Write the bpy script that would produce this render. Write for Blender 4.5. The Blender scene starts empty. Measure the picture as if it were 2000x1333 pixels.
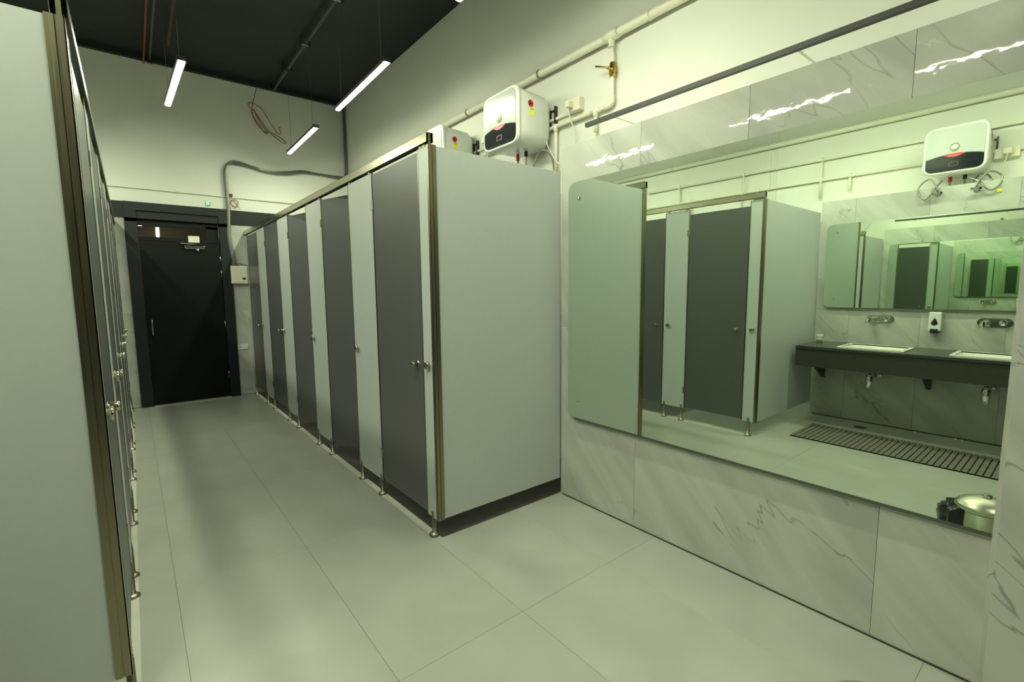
import bpy, bmesh, math, random
from mathutils import Vector, Matrix
random.seed(7)
S = bpy.context.scene
COL = S.collection
PI = math.pi

# ---------------------------------------------------------------- camera
YAW, PITCH, ROLL = math.radians(38.8317), math.radians(-6.2193), math.radians(-0.5184)
fw = Vector((math.sin(YAW)*math.cos(PITCH), math.cos(YAW)*math.cos(PITCH), math.sin(PITCH)))
rt = Vector((math.cos(YAW), -math.sin(YAW), 0))
up = rt.cross(fw)
rt2 = rt*math.cos(ROLL) + up*math.sin(ROLL)
up2 = -rt*math.sin(ROLL) + up*math.cos(ROLL)
cd = bpy.data.cameras.new('camera')
cam = bpy.data.objects.new('camera', cd)
COL.objects.link(cam)
m3 = Matrix((rt2, up2, -fw)).transposed()
cam.matrix_world = Matrix.Translation((0, 0, 1.3707)) @ m3.to_4x4()
cd.sensor_width = 36
cd.lens = 918.65/2000*36
cd.clip_start = 0.02
cd.clip_end = 100
S.camera = cam

# ---------------------------------------------------------------- world, exposure
w = bpy.data.worlds.new('world'); S.world = w
w.use_nodes = True
w.node_tree.nodes['Background'].inputs[0].default_value = (0.8, 0.9, 0.7, 1)
w.node_tree.nodes['Background'].inputs[1].default_value = 0.0
S.view_settings.view_transform = 'Standard'
S.view_settings.look = 'None'
S.view_settings.gamma = 1
S.view_settings.use_curve_mapping = False
S.view_settings.exposure = 0.0
LAMP_STRENGTH = 185.0
LAMP_COLOR = (0.93, 1.0, 0.71)
try:
    S.cycles.max_bounces = 24
    S.cycles.glossy_bounces = 20
    S.cycles.diffuse_bounces = 6
except Exception:
    pass

# ---------------------------------------------------------------- materials
def mat(name, color, rough=0.5, metal=0.0, var=0.0, vscale=3.0, bump=0.0, bscale=20.0, emit=None, spec=0.5, aniso=None, coat=0.0):
    m = bpy.data.materials.new(name); m.use_nodes = True
    nt = m.node_tree; N = nt.nodes; Lk = nt.links
    b = N['Principled BSDF']
    b.inputs['Base Color'].default_value = (*color, 1)
    b.inputs['Roughness'].default_value = rough
    b.inputs['Metallic'].default_value = metal
    b.inputs['Specular IOR Level'].default_value = spec
    if coat: b.inputs['Coat Weight'].default_value = coat; b.inputs['Coat Roughness'].default_value = 0.05
    tc = N.new('ShaderNodeTexCoord')
    if var:
        n = N.new('ShaderNodeTexNoise'); n.inputs['Scale'].default_value = vscale; n.inputs['Detail'].default_value = 5
        Lk.new(tc.outputs['Object'], n.inputs['Vector'])
        r = N.new('ShaderNodeMapRange'); r.inputs['From Min'].default_value = .3; r.inputs['From Max'].default_value = .7
        r.inputs['To Min'].default_value = 1-var; r.inputs['To Max'].default_value = 1+var*.4
        Lk.new(n.outputs['Fac'], r.inputs['Value'])
        mx = N.new('ShaderNodeVectorMath'); mx.operation = 'SCALE'; mx.inputs[0].default_value = color
        Lk.new(r.outputs[0], mx.inputs['Scale']); Lk.new(mx.outputs[0], b.inputs['Base Color'])
    if bump:
        n2 = N.new('ShaderNodeTexNoise'); n2.inputs['Scale'].default_value = bscale; n2.inputs['Detail'].default_value = 4
        Lk.new(tc.outputs['Object'], n2.inputs['Vector'])
        bp = N.new('ShaderNodeBump'); bp.inputs['Distance'].default_value = bump; bp.inputs['Strength'].default_value = 1
        Lk.new(n2.outputs['Fac'], bp.inputs['Height']); Lk.new(bp.outputs[0], b.inputs['Normal'])
    if emit:
        b.inputs['Emission Color'].default_value = (*emit[0], 1); b.inputs['Emission Strength'].default_value = emit[1]
    return m

def brushed(name, color, rough):
    m = mat(name, color, rough, 1.0)
    nt = m.node_tree; N = nt.nodes; Lk = nt.links
    tc = N.new('ShaderNodeTexCoord'); mp = N.new('ShaderNodeMapping'); mp.inputs['Scale'].default_value = (60, 60, 1.2)
    n = N.new('ShaderNodeTexNoise'); n.inputs['Scale'].default_value = 3; n.inputs['Detail'].default_value = 3
    r = N.new('ShaderNodeMapRange'); r.inputs['To Min'].default_value = rough*.7; r.inputs['To Max'].default_value = rough*1.4
    Lk.new(tc.outputs['Object'], mp.inputs[0]); Lk.new(mp.outputs[0], n.inputs['Vector'])
    Lk.new(n.outputs['Fac'], r.inputs['Value']); Lk.new(r.outputs[0], N['Principled BSDF'].inputs['Roughness'])
    return m

def marble(name, base, dark, rough=0.025, vein_w=0.0042, wav=0.0008, rot=(0.0, 0, 0)):
    """polished grey stone slab: clouds, thin dark veins, a few pale ones; each slab gets its own cut of the pattern"""
    m = bpy.data.materials.new(name); m.use_nodes = True
    nt = m.node_tree; N = nt.nodes; Lk = nt.links; b = N['Principled BSDF']
    b.inputs['Roughness'].default_value = rough
    tc = N.new('ShaderNodeTexCoord'); oi = N.new('ShaderNodeObjectInfo')
    off = N.new('ShaderNodeVectorMath'); off.operation = 'SCALE'; off.inputs[0].default_value = (37, 53, 71)
    Lk.new(oi.outputs['Random'], off.inputs['Scale'])
    ad = N.new('ShaderNodeVectorMath'); ad.operation = 'ADD'
    Lk.new(tc.outputs['Object'], ad.inputs[0]); Lk.new(off.outputs[0], ad.inputs[1])
    mp = N.new('ShaderNodeMapping'); mp.inputs['Rotation'].default_value = rot; mp.inputs['Scale'].default_value = (1, 1, 0.20)
    # rotate first, then stretch along the veins
    mr = N.new('ShaderNodeMapping'); mr.inputs['Rotation'].default_value = rot
    Lk.new(ad.outputs[0], mr.inputs[0]); mp.inputs['Rotation'].default_value = (0, 0, 0); Lk.new(mr.outputs[0], mp.inputs[0])
    def noise(sc, det, dist=0.0, src=mp):
        n = N.new('ShaderNodeTexNoise'); n.inputs['Scale'].default_value = sc; n.inputs['Detail'].default_value = det
        n.inputs['Distortion'].default_value = dist; Lk.new(src.outputs[0], n.inputs['Vector']); return n
    def ridge(n, wd):
        s = N.new('ShaderNodeMath'); s.operation = 'SUBTRACT'; s.inputs[1].default_value = 0.5; Lk.new(n.outputs['Fac'], s.inputs[0])
        a = N.new('ShaderNodeMath'); a.operation = 'ABSOLUTE'; Lk.new(s.outputs[0], a.inputs[0])
        r = N.new('ShaderNodeMapRange'); r.inputs['From Max'].default_value = wd; r.inputs['To Min'].default_value = 1; r.inputs['To Max'].default_value = 0
        Lk.new(a.outputs[0], r.inputs['Value']); return r
    def mul(a, bb):
        q = N.new('ShaderNodeMath'); q.operation = 'MULTIPLY'; Lk.new(a.outputs[0], q.inputs[0])
        if isinstance(bb, float): q.inputs[1].default_value = bb
        else: Lk.new(bb.outputs[0], q.inputs[1])
        return q
    v1 = ridge(noise(2.6, 4.5, .12), vein_w); g1 = N.new('ShaderNodeMapRange'); g1.inputs['From Min'].default_value = .34; g1.inputs['From Max'].default_value = .60
    Lk.new(noise(2.3, 1, 0, ad).outputs['Fac'], g1.inputs['Value'])
    v1m = mul(mul(v1, g1), 0.75)
    v2 = ridge(noise(5.0, 5, .1), vein_w); g2 = N.new('ShaderNodeMapRange'); g2.inputs['From Min'].default_value = .5; g2.inputs['From Max'].default_value = .7
    Lk.new(noise(3.1, 1, 0, mr).outputs['Fac'], g2.inputs['Value'])
    v2m = mul(mul(v2, g2), 0.6)
    cl = N.new('ShaderNodeMapRange'); cl.inputs['From Min'].default_value = .38; cl.inputs['From Max'].default_value = .64
    cl.inputs['To Min'].default_value = 0.0; cl.inputs['To Max'].default_value = 0.66
    Lk.new(noise(5.5, 9, .5).outputs['Fac'], cl.inputs['Value'])
    def mix(fac, c1, c2):
        x = N.new('ShaderNodeMix'); x.data_type = 'RGBA'; Lk.new(fac.outputs[0], x.inputs[0])
        if isinstance(c1, tuple): x.inputs[6].default_value = (*c1, 1)
        else: Lk.new(c1.outputs[2], x.inputs[6])
        x.inputs[7].default_value = (*c2, 1); return x
    mid = tuple((a+bb)/2 for a, bb in zip(base, dark))
    c = mix(cl, base, mid); c = mix(v2m, c, tuple(min(1, q*1.25) for q in base)); c = mix(v1m, c, dark)
    Lk.new(c.outputs[2], b.inputs['Base Color'])
    nb = N.new('ShaderNodeTexNoise'); nb.inputs['Scale'].default_value = 9.0; nb.inputs['Detail'].default_value = 3; Lk.new(ad.outputs[0], nb.inputs['Vector'])
    bp = N.new('ShaderNodeBump'); bp.inputs['Distance'].default_value = wav; bp.inputs['Strength'].default_value = 1
    Lk.new(nb.outputs['Fac'], bp.inputs['Height']); Lk.new(bp.outputs[0], b.inputs['Normal'])
    return m

M = {}
M['plaster'] = mat('plaster_paint', (0.71, 0.715, 0.655), 0.7, var=0.05, vscale=1.3, bump=0.0015, bscale=9)
M['ceiling'] = mat('black_ceiling_paint', (0.011, 0.014, 0.014), 0.6, var=0.3, vscale=1.2, bump=0.004, bscale=6)
M['dark_band'] = mat('charcoal_paint', (0.012, 0.015, 0.017), 0.45, var=0.1, spec=0.25)
M['black_door'] = mat('black_door_paint', (0.0035, 0.0045, 0.0045), 0.34, var=0.2, vscale=5, spec=0.2)
M['wall_tile'] = marble('grey_marble_tile', (0.49, 0.50, 0.455), (0.18, 0.19, 0.17), rot=(0.75, 0, 0))
M['far_tile'] = marble('grey_marble_tile_far', (0.49, 0.50, 0.455), (0.18, 0.19, 0.17), rot=(0, 0.75, 0))
M['floor_tile'] = mat('floor_tile_stone', (0.365, 0.375, 0.335), 0.30, var=0.10, vscale=3.0, bump=0.0003, bscale=30)
M['grout'] = mat('grey_grout', (0.20, 0.20, 0.175), 0.8)
M['dirt'] = mat('dirty_silicone', (0.05, 0.04, 0.03), 0.7, var=0.4, vscale=14)
M['panel'] = mat('pale_grey_laminate', (0.46, 0.49, 0.485), 0.38, var=0.02, vscale=30)
M['door_lam'] = mat('dark_grey_laminate', (0.088, 0.093, 0.092), 0.36, var=0.03, vscale=30)
M['steel'] = brushed('brushed_stainless_steel', (0.50, 0.47, 0.37), 0.20)
M['profile'] = brushed('dull_stainless_profile', (0.27, 0.25, 0.17), 0.30)
M['steel_dk'] = mat('dull_steel', (0.30, 0.28, 0.23), 0.35, 1.0)
M['chrome'] = mat('chrome', (0.75, 0.75, 0.73), 0.08, 1.0)
M['black_plastic'] = mat('black_plastic', (0.012, 0.012, 0.013), 0.35)
M['pvc'] = mat('cream_pvc', (0.74, 0.72, 0.60), 0.35)
M['white_plastic'] = mat('white_plastic', (0.66, 0.68, 0.65), 0.25, coat=0.3)
M['strip'] = mat('dull_channel_shade', (0.10, 0.105, 0.085), 0.4, 0.3)
M['face'] = mat('silver_white_plastic', (0.43, 0.45, 0.43), 0.22)
M['socket_plastic'] = mat('ivory_plastic', (0.72, 0.70, 0.58), 0.35)
M['screen'] = mat('dark_display', (0.010, 0.013, 0.017), 0.15, spec=0.2)
M['red'] = mat('red_print', (0.62, 0.03, 0.03), 0.4)
M['yellow'] = mat('yellow_print', (0.80, 0.80, 0.05), 0.5)
M['brass'] = mat('brass', (0.55, 0.35, 0.10), 0.3, 1.0)
M['rubber_hose'] = mat('grey_braided_hose', (0.25, 0.24, 0.20), 0.4, 0.6)
M['grey_conduit'] = mat('grey_conduit', (0.10, 0.11, 0.12), 0.45)
M['orange'] = mat('orange_conduit', (0.30, 0.07, 0.015), 0.5)
M['rust'] = mat('rusty_rod', (0.10, 0.065, 0.035), 0.7, var=0.4, vscale=20)
M['red_wire'] = mat('reddish_wire', (0.22, 0.05, 0.03), 0.5)
M['tan_wire'] = mat('tan_wire', (0.26, 0.17, 0.06), 0.5)
M['granite'] = mat('dark_granite', (0.040, 0.043, 0.036), 0.22, var=0.15, vscale=60)
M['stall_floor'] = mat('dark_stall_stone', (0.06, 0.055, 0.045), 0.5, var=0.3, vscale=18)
M['threshold'] = mat('pale_threshold_stone', (0.44, 0.435, 0.375), 0.4, var=0.08, vscale=10)
M['ceramic'] = mat('white_ceramic', (0.86, 0.86, 0.80), 0.1)
M['bag'] = mat('black_bin_bag', (0.008, 0.009, 0.010), 0.18, bump=0.006, bscale=22)
M['lid'] = mat('satin_steel_lid', (0.62, 0.60, 0.50), 0.3, 1.0)
M['slat'] = mat('brown_grey_slat', (0.150, 0.145, 0.120), 0.6, var=0.15, vscale=12)
M['mat_base'] = mat('dark_mat_rail', (0.010, 0.010, 0.010), 0.7)
M['teal'] = mat('teal_print', (0.10, 0.42, 0.38), 0.5)
M['lamp_body'] = mat('black_lamp_housing', (0.03, 0.03, 0.03), 0.5)
M['diffuser'] = mat('lamp_diffuser', (0.9, 0.9, 0.9), 0.5, emit=(LAMP_COLOR, LAMP_STRENGTH))
M['glass_edge'] = mat('green_glass_edge', (0.05, 0.12, 0.08), 0.1)
M['outside'] = mat('outside_wall_paint', (0.32, 0.27, 0.17), 0.7)
# mirror glass: silvered, slightly green as thick float glass is
mm = bpy.data.materials.new('mirror_glass'); mm.use_nodes = True
b_ = mm.node_tree.nodes['Principled BSDF']
b_.inputs['Base Color'].default_value = (0.80, 0.90, 0.775, 1); b_.inputs['Metallic'].default_value = 1; b_.inputs['Roughness'].default_value = 0.0
M['mirror'] = mm
mg = bpy.data.materials.new('clear_glass'); mg.use_nodes = True
g_ = mg.node_tree.nodes['Principled BSDF']
g_.inputs['Base Color'].default_value = (0.85, 0.92, 0.88, 1); g_.inputs['Roughness'].default_value = 0.02
g_.inputs['Transmission Weight'].default_value = 1.0; g_.inputs['IOR'].default_value = 1.45
M['glass'] = mg

# ---------------------------------------------------------------- mesh helpers
class MB:
    """collects shapes, in world coordinates, into one mesh"""
    def __init__(s): s.bm = bmesh.new()
    def box(s, x0, x1, y0, y1, z0, z1, bev=0.0, seg=2):
        r = bmesh.ops.create_cube(s.bm, size=1)
        vs = r['verts']
        for v in vs:
            v.co = Vector(((x0+x1)/2 + v.co.x*(x1-x0), (y0+y1)/2 + v.co.y*(y1-y0), (z0+z1)/2 + v.co.z*(z1-z0)))
        if bev:
            es = list({e for v in vs for e in v.link_edges})
            bmesh.ops.bevel(s.bm, geom=es, offset=bev, segments=seg, affect='EDGES', profile=0.5)
        return s
    def obox(s, c, ax, hx, hy, hz, bev=0.0):
        """oriented box; ax = rotation about z"""
        r = bmesh.ops.create_cube(s.bm, size=2); vs = r['verts']
        R = Matrix.Rotation(ax, 3, 'Z')
        for v in vs: v.co = Vector(c) + R @ Vector((v.co.x*hx, v.co.y*hy, v.co.z*hz))
        if bev:
            es = list({e for v in vs for e in v.link_edges})
            bmesh.ops.bevel(s.bm, geom=es, offset=bev, segments=2, affect='EDGES', profile=0.5)
        return s
    def tube(s, pts, r, n=10, caps=True):
        pts = [Vector(p) for p in pts]
        rings = []; prev = None
        rr = r if isinstance(r, (list, tuple)) else [r]*len(pts)
        for i, p in enumerate(pts):
            t = (pts[min(i+1, len(pts)-1)] - pts[max(i-1, 0)])
            if t.length < 1e-9: t = Vector((0, 0, 1))
            t.normalize()
            if prev is None:
                a = Vector((0, 0, 1)) if abs(t.z) < .9 else Vector((1, 0, 0))
                u = t.cross(a).normalized()
            else:
                u = (prev - t*prev.dot(t))
                u = u.normalized() if u.length > 1e-6 else t.orthogonal().normalized()
            prev = u; vv = t.cross(u)
            rings.append([s.bm.verts.new(p + (u*math.cos(2*PI*k/n) + vv*math.sin(2*PI*k/n))*rr[i]) for k in range(n)])
        for a, b in zip(rings, rings[1:]):
            for k in range(n):
                f = s.bm.faces.new((a[k], a[(k+1) % n], b[(k+1) % n], b[k])); f.smooth = True
        if caps:
            s.bm.faces.new(rings[0][::-1]); s.bm.faces.new(rings[-1])
        return s
    def cyl(s, p0, p1, r, n=20, r2=None):
        return s.tube([p0, p1], [r, r if r2 is None else r2], n)
    def lathe(s, c, prof, n=32, axis='z'):
        """prof: list of (radius, height)"""
        c = Vector(c); rings = []
        def P(r, h, a):
            ca, sa = math.cos(a)*r, math.sin(a)*r
            if axis == 'z': return c + Vector((ca, sa, h))
            if axis == 'x': return c + Vector((h, ca, sa))
            return c + Vector((ca, h, sa))
        for r, h in prof:
            if r < 1e-6: rings.append([s.bm.verts.new(P(0, h, 0))])
            else: rings.append([s.bm.verts.new(P(r, h, 2*PI*k/n)) for k in range(n)])
        for a, b in zip(rings, rings[1:]):
            for k in range(n):
                k2 = (k+1) % n
                if len(a) == 1 and len(b) == 1: continue
                if len(a) == 1: f = s.bm.faces.new((a[0], b[k2], b[k]))
                elif len(b) == 1: f = s.bm.faces.new((a[k], a[k2], b[0]))
                else: f = s.bm.faces.new((a[k], a[k2], b[k2], b[k]))
                f.smooth = True
        return s
    def prism(s, poly, axis, a, b, bev=0.0):
        """poly of 2-D points extruded from a to b along axis; (u,v) are the other two axes in xyz order"""
        def P(u, v, t):
            return Vector((t, u, v)) if axis == 'x' else (Vector((u, t, v)) if axis == 'y' else Vector((u, v, t)))
        A = [s.bm.verts.new(P(u, v, a)) for u, v in poly]; B = [s.bm.verts.new(P(u, v, b)) for u, v in poly]
        n = len(poly); fs = [s.bm.faces.new(A[::-1]), s.bm.faces.new(B)]
        for k in range(n): fs.append(s.bm.faces.new((A[k], A[(k+1) % n], B[(k+1) % n], B[k])))
        if bev:
            es = list({e for f in fs[:2] for e in f.edges})
            bmesh.ops.bevel(s.bm, geom=es, offset=bev, segments=3, affect='EDGES', profile=0.5)
        return s
    def build(s, name, m, parent=None, origin=None, smooth=None):
        bmesh.ops.recalc_face_normals(s.bm, faces=s.bm.faces)
        if parent is not None:
            org = world_loc(parent)
        else:
            org = Vector((0, 0, 0))
        if origin == 'centre':
            xs = [v.co.copy() for v in s.bm.verts]
            o2 = sum(xs, Vector())/len(xs)
        elif origin is not None: o2 = Vector(origin)
        else: o2 = org if parent is not None else sum((v.co for v in s.bm.verts), Vector())/max(1, len(s.bm.verts))
        for v in s.bm.verts: v.co -= o2
        if smooth is True:
            for f in s.bm.faces: f.smooth = True
        me = bpy.data.meshes.new(name); s.bm.to_mesh(me); s.bm.free()
        me.materials.append(m)
        o = bpy.data.objects.new(name, me); COL.objects.link(o)
        if parent is not None:
            o.parent = parent; o.location = o2 - org
        else: o.location = o2
        WL[o.name] = o2
        return o
WL = {}
def world_loc(o): return WL[o.name]
def thing(name, loc, label, cat, group=None):
    o = bpy.data.objects.new(name, None); COL.objects.link(o); o.location = loc; WL[o.name] = Vector(loc)
    o.empty_display_size = .1
    o['label'] = label; o['category'] = cat
    if group: o['group'] = group
    return o
def tag(o, label, cat, group=None):
    o['label'] = label; o['category'] = cat
    if group: o['group'] = group
    return o
def struct(o): o['kind'] = 'structure'; return o
def dup(o, loc, parent):
    c = o.copy(); COL.objects.link(c); c.parent = parent; c.location = Vector(loc) - world_loc(parent); WL[c.name] = Vector(loc); return c
def arc(c, r, a0, a1, n, pl='yz', x=0.0):
    out = []
    for i in range(n+1):
        a = a0 + (a1-a0)*i/n
        if pl == 'yz': out.append((x, c[0]+r*math.cos(a), c[1]+r*math.sin(a)))
        elif pl == 'xz': out.append((c[0]+r*math.cos(a), x, c[1]+r*math.sin(a)))
    return out
def rrect(u0, u1, v0, v1, r, n=5, corners=(1, 1, 1, 1)):
    """rounded rectangle, corners in the order ll, lr, ur, ul"""
    P = []
    for (cu, cv, a, on) in ((u0, v0, PI, corners[0]), (u1, v0, 1.5*PI, corners[1]), (u1, v1, 0, corners[2]), (u0, v1, .5*PI, corners[3])):
        if not on: P.append((cu, cv)); continue
        ccu = cu + (r if cu == u0 else -r); ccv = cv + (r if cv == v0 else -r)
        for i in range(n+1):
            t = a + .5*PI*i/n; P.append((ccu + r*math.cos(t), ccv + r*math.sin(t)))
    return P
def spline(pts, sub=8):
    pts = [Vector(p) for p in pts]; out = []
    for i in range(len(pts)-1):
        p0 = pts[max(0, i-1)]; p1 = pts[i]; p2 = pts[i+1]; p3 = pts[min(len(pts)-1, i+2)]
        for k in range(sub):
            t = k/sub
            out.append(0.5*((2*p1)+(-p0+p2)*t+(2*p0-5*p1+4*p2-p3)*t*t+(-p0+3*p1-3*p2+p3)*t*t*t))
    out.append(pts[-1]); return out

# ---------------------------------------------------------------- room shell
XR, XL = 2.638, -1.85          # upper side walls
CR, CL = 2.165, -1.42          # tiled service walls standing in front of them
YF, YB = 7.126, -2.6           # far wall with the door, wall behind the camera
ZC = 4.08
RB, LB = 2.183, 1.89           # near ends of the two cubicle rows
TOPT = 2.25                    # top of the tiling
PX = 2.105; PY = 0.142         # small pier at the right

floor = struct(MB().box(XL-.15, XR+.15, YB-.15, YF+.15, -.16, -.006).build('floor', M['grout']))
# floor slabs
tw, th = 0.5705, 1.145
px0, py0 = 0.0635, 1.44
tile0 = MB().box(-tw/2+0.0004, tw/2-0.0004, -th/2+0.0004, th/2-0.0004, -.006, 0, bev=.0008, seg=1).build('floor_tile', M['floor_tile'], floor, origin=(0, 0, 0))
first = True
for i in range(-4, 5):
    for j in range(-4, 6):
        x0 = px0+i*tw; y0 = py0+j*th
        if x0 < XL-.02 and x0+tw < XL+.1: continue
        if x0 > XR-.05: continue
        if y0 > YF or y0+th < YB: continue
        full = x0 > XL and x0+tw < XR and y0 > YB and y0+th < YF
        if full:
            loc = (x0+tw/2, y0+th/2, 0)
            if first: tile0.location = Vector(loc)-world_loc(floor); first = False
            else: dup(tile0, loc, floor)
        else:
            a, b = max(x0, XL)+0.0004, min(x0+tw, XR)-0.0004; c, d = max(y0, YB)+0.0004, min(y0+th, YF)-0.0004
            if b-a > .02 and d-c > .02:
                MB().box(a, b, c, d, -.006, 0, bev=.0008, seg=1).build('floor_tile', M['floor_tile'], floor, origin='centre')

struct(MB().box(XL-.15, XR+.15, YB-.15, YF+.15, ZC, ZC+.15).build('ceiling', M['ceiling']))
wr = struct(MB().box(XR, XR+.15, YB-.15, YF+.15, 0, ZC).build('wall_right', M['plaster']))
wl = struct(MB().box(XL-.15, XL, YB-.15, YF+.15, 0, ZC).build('wall_left', M['plaster']))
struct(MB().box(XL, XR, YB-.15, YB, 0, ZC).build('wall_behind', M['dark_band']))  # unseen wall, made dark to cut fill light on the panels facing it
# far wall with a door opening (x .117...0.935, z 0...2.33)
fwall = MB()
fwall.box(XL, .117, YF, YF+.15, 0, ZC); fwall.box(.935, XR, YF, YF+.15, 0, ZC); fwall.box(.117, .935, YF, YF+.15, 2.33, ZC)
wf = struct(fwall.build('wall_far', M['plaster']))
# service walls (tiled boxes)
sr = struct(MB().box(CR+.012, XR, YB, RB-.03, 0, TOPT-.002).build('wall_right_service', M['plaster']))
sl = struct(MB().box(XL, CL-.012, YB, LB-.03, 0, TOPT-.002).build('wall_left_service', M['plaster']))
pr = struct(MB().box(PX+.012, CR+.012, YB, PY, 0, TOPT-.002).build('wall_right_pier', M['plaster']))

def wall_tiles(parent, plane, side, ys, zs, m='wall_tile', axis='x', gap=.0006):
    for i in range(len(ys)-1):
        for k in range(len(zs)-1):
            a, b, c, d = ys[i]+gap, ys[i+1]-gap, zs[k]+gap, zs[k+1]-gap
            if b-a < .01: continue
            q = MB()
            if axis == 'x': q.box(min(plane, plane+side*.012), max(plane, plane+side*.012), a, b, c, d, bev=.0008, seg=1)
            else: q.box(a, b, min(plane, plane+side*.012), max(plane, plane+side*.012), c, d, bev=.0008, seg=1)
            q.build('wall_tile', M[m], parent, origin='centre')
wall_tiles(sr, CR, 1, [PY-.02, .46, 1.585, RB-.005], [.004, 1.13])
wall_tiles(sr, CR, 1, [PY-.02, .46, 1.02, 1.585, RB-.005], [1.13, TOPT])
wall_tiles(pr, PX, 1, [YB, -2.0, -1.44, -.88, -.32, PY], [.004, 1.13, TOPT])
wall_tiles(pr, PY, 1, [PX+.012, CR+.0], [.004, 1.13, TOPT], axis='y', m='far_tile')
wall_tiles(sl, CL, -1, [YB, -2.35, -1.79, -1.23, -.66, -.10, .46, 1.02, 1.585, LB-.005], [.004, 1.13, TOPT])
# far wall tiling either side of the door frame
wall_tiles(wf, YF, -1, [XL, -1.69, -1.125, -.56, .003], [.004, 1.13, 2.24], axis='y', m='far_tile')
wall_tiles(wf, YF, -1, [1.045, 1.61, 2.175, XR], [.004, 1.13, 2.24], axis='y', m='far_tile')
# tiling behind the cubicles
wall_tiles(wr, XR, -1, [RB+.01, 2.75, 3.32, 3.89, 4.46, 5.03, 5.60, 6.17, 6.74, YF-.013], [.004, 1.13, 2.10])
wall_tiles(wl, XL, 1, [LB+.01, 2.46, 3.03, 3.60, 4.17, 4.74, 5.31, 5.88, 6.45, YF-.013], [.004, 1.13, 2.10])
# dark painted band along the far wall, door frame, ceiling beam
struct(MB().box(XL, XR, YF-.022, YF, 2.24, 2.425).build('trim_1', M['dark_band']))
struct(MB().box(XL, XR, YF-.06, YF, ZC-.05, ZC).build('trim_2', M['ceiling']))
# grime line and thresholds
struct(MB().box(CR-.005, CR, PY, RB-.03, 0, .006).build('trim_3', M['dirt']))
struct(MB().box(CL, CL+.012, YB, LB-.03, 0, .007).build('trim_4', M['dirt']))

# door ---------------------------------------------------------------
DF = YF-.05
dfr = struct(MB().box(.005, .117, DF, YF+.02, 0, 2.24).box(.935, 1.045, DF, YF+.02, 0, 2.24).box(.005, 1.045, DF-.001, YF+.02, 2.33, 2.425)
             .box(.005, .117, DF, YF+.02, 2.2, 2.425).box(.935, 1.045, DF, YF+.02, 2.2, 2.425).build('door_1_frame', M['dark_band']))
dr = struct(MB().box(.122, .930, YF-.03, YF+.015, .018, 1.985, bev=.002).build('door_1', M['black_door']))
MB().box(.117, .935, YF-.02, YF+.06, 1.99, 2.035).box(.117, .935, YF+.05, YF+.09, 2.17, 2.33).box(.80, .935, YF+.05, YF+.09, 2.03, 2.2)\
    .build('transom_frame', M['black_door'], dfr)
MB().prism([(YF+.052, 2.035), (YF+.058, 2.035), (YF+.080, 2.17), (YF+.074, 2.17)], 'x', .117, .80).build('transom_pane', M['glass'], dfr)
h = MB(); h.tube(spline([(.172, YF-.03, .86), (.172, YF-.075, .875), (.172, YF-.085, .96), (.172, YF-.075, 1.045), (.172, YF-.03, 1.06)], 6), .008)
h.build('door_handle', M['chrome'], dr)
for z0 in (1.795, 1.615, .955, .30):
    MB().cyl((.928, YF-.036, z0-.05), (.928, YF-.036, z0+.05), .007, 10).build('hinge', M['steel'], dr)
c = MB(); c.box(.555, .765, YF-.075, YF-.031, 1.905, 1.95, bev=.008); c.lathe((.69, YF-.053, 1.89), [(0, -.012), (.017, -.012), (.02, 0), (.02, .03), (0, .03)])
c.build('door_closer', M['chrome'], dr)
MB().obox((.60, YF-.085, 1.965), .3, .09, .010, .004).obox((.545, YF-.075, 1.978), 0, .055, .010, .004).build('closer_arm', M['chrome'], dr)
struct(MB().box(.13, .935, YF-.11, YF-.005, 0, .006).build('trim_5', M['threshold']))
o = MB().box(.60, .715, YF-.066, YF-.021, 1.985, 2.065, bev=.003).build('junction_box', M['socket_plastic'], None, 'centre')
tag(o, 'small ivory junction box on the rail above the black door', 'junction box')
# passage beyond the transom, with its own lamp
struct(MB().box(-1.0, 2.2, YF+1.6, YF+1.7, 0, 3.0).box(-1.0, 2.2, YF+.15, YF+1.7, 3.0, 3.1).box(-1.0, 2.2, YF+.15, YF+1.7, -.1, 0)
       .box(-1.1, -1.0, YF+.15, YF+1.7, -.1, 3.1).box(2.2, 2.3, YF+.15, YF+1.7, -.1, 3.1).build('wall_beyond', M['outside']))
t = MB().box(.15, .19, YF+.6, YF+1.3, 2.30, 2.33).build('tube_lamp', mat('passage_lamp', (.9, .9, .9), .5, emit=((1, .97, .8), 12)), None, 'centre')
tag(t, 'small lit lamp in the passage beyond the transom above the door', 'lamp')

# ---------------------------------------------------------------- ceiling lamps
def lamp(x, y0, y1, z, slant, label, cord=True):
    c = (x, (y0+y1)/2, z)
    t = thing('linear_pendant_lamp', c, label, 'lamp', None)
    L2 = (y1-y0)/2
    R = Matrix.Rotation(slant, 4, 'Z')
    def place(o): o.rotation_euler = (0, 0, slant)
    q = MB(); q.box(x-.030, x+.030, y0, y1, z+.002, z+.028, bev=.0015)
    place(q.build('housing', M['lamp_body'], t))
    q = MB(); poly = [(x+.021*math.cos(a), z+.003-.009*math.sin(a)) for a in [PI*k/8 for k in range(9)]]
    q.prism(poly, 'y', y0+.004, y1-.004); place(q.build('diffuser', M['diffuser'], t))
    for s in (y0, y1):
        place(MB().box(x-.030, x+.030, s-.003, s+.003, z+.001, z+.034).build('end_cap', M['lamp_body'], t))
    if cord:
        for s in (y0+.12, y1-.12):
            place(MB().cyl((x, s, z+.028), (x, s, ZC-.001), .0018, 6).build('suspension_wire', M['grey_conduit'], t))
    return t
LZ = 3.085
lamp(1.66, 5.31, 6.47, LZ, -.016, 'lit linear pendant lamp hanging beside the far wall, the smallest seen')
lamp(1.65, 3.50, 4.68, LZ, -.022, 'lit linear pendant lamp above the dark doors, the longest in view')
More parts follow.
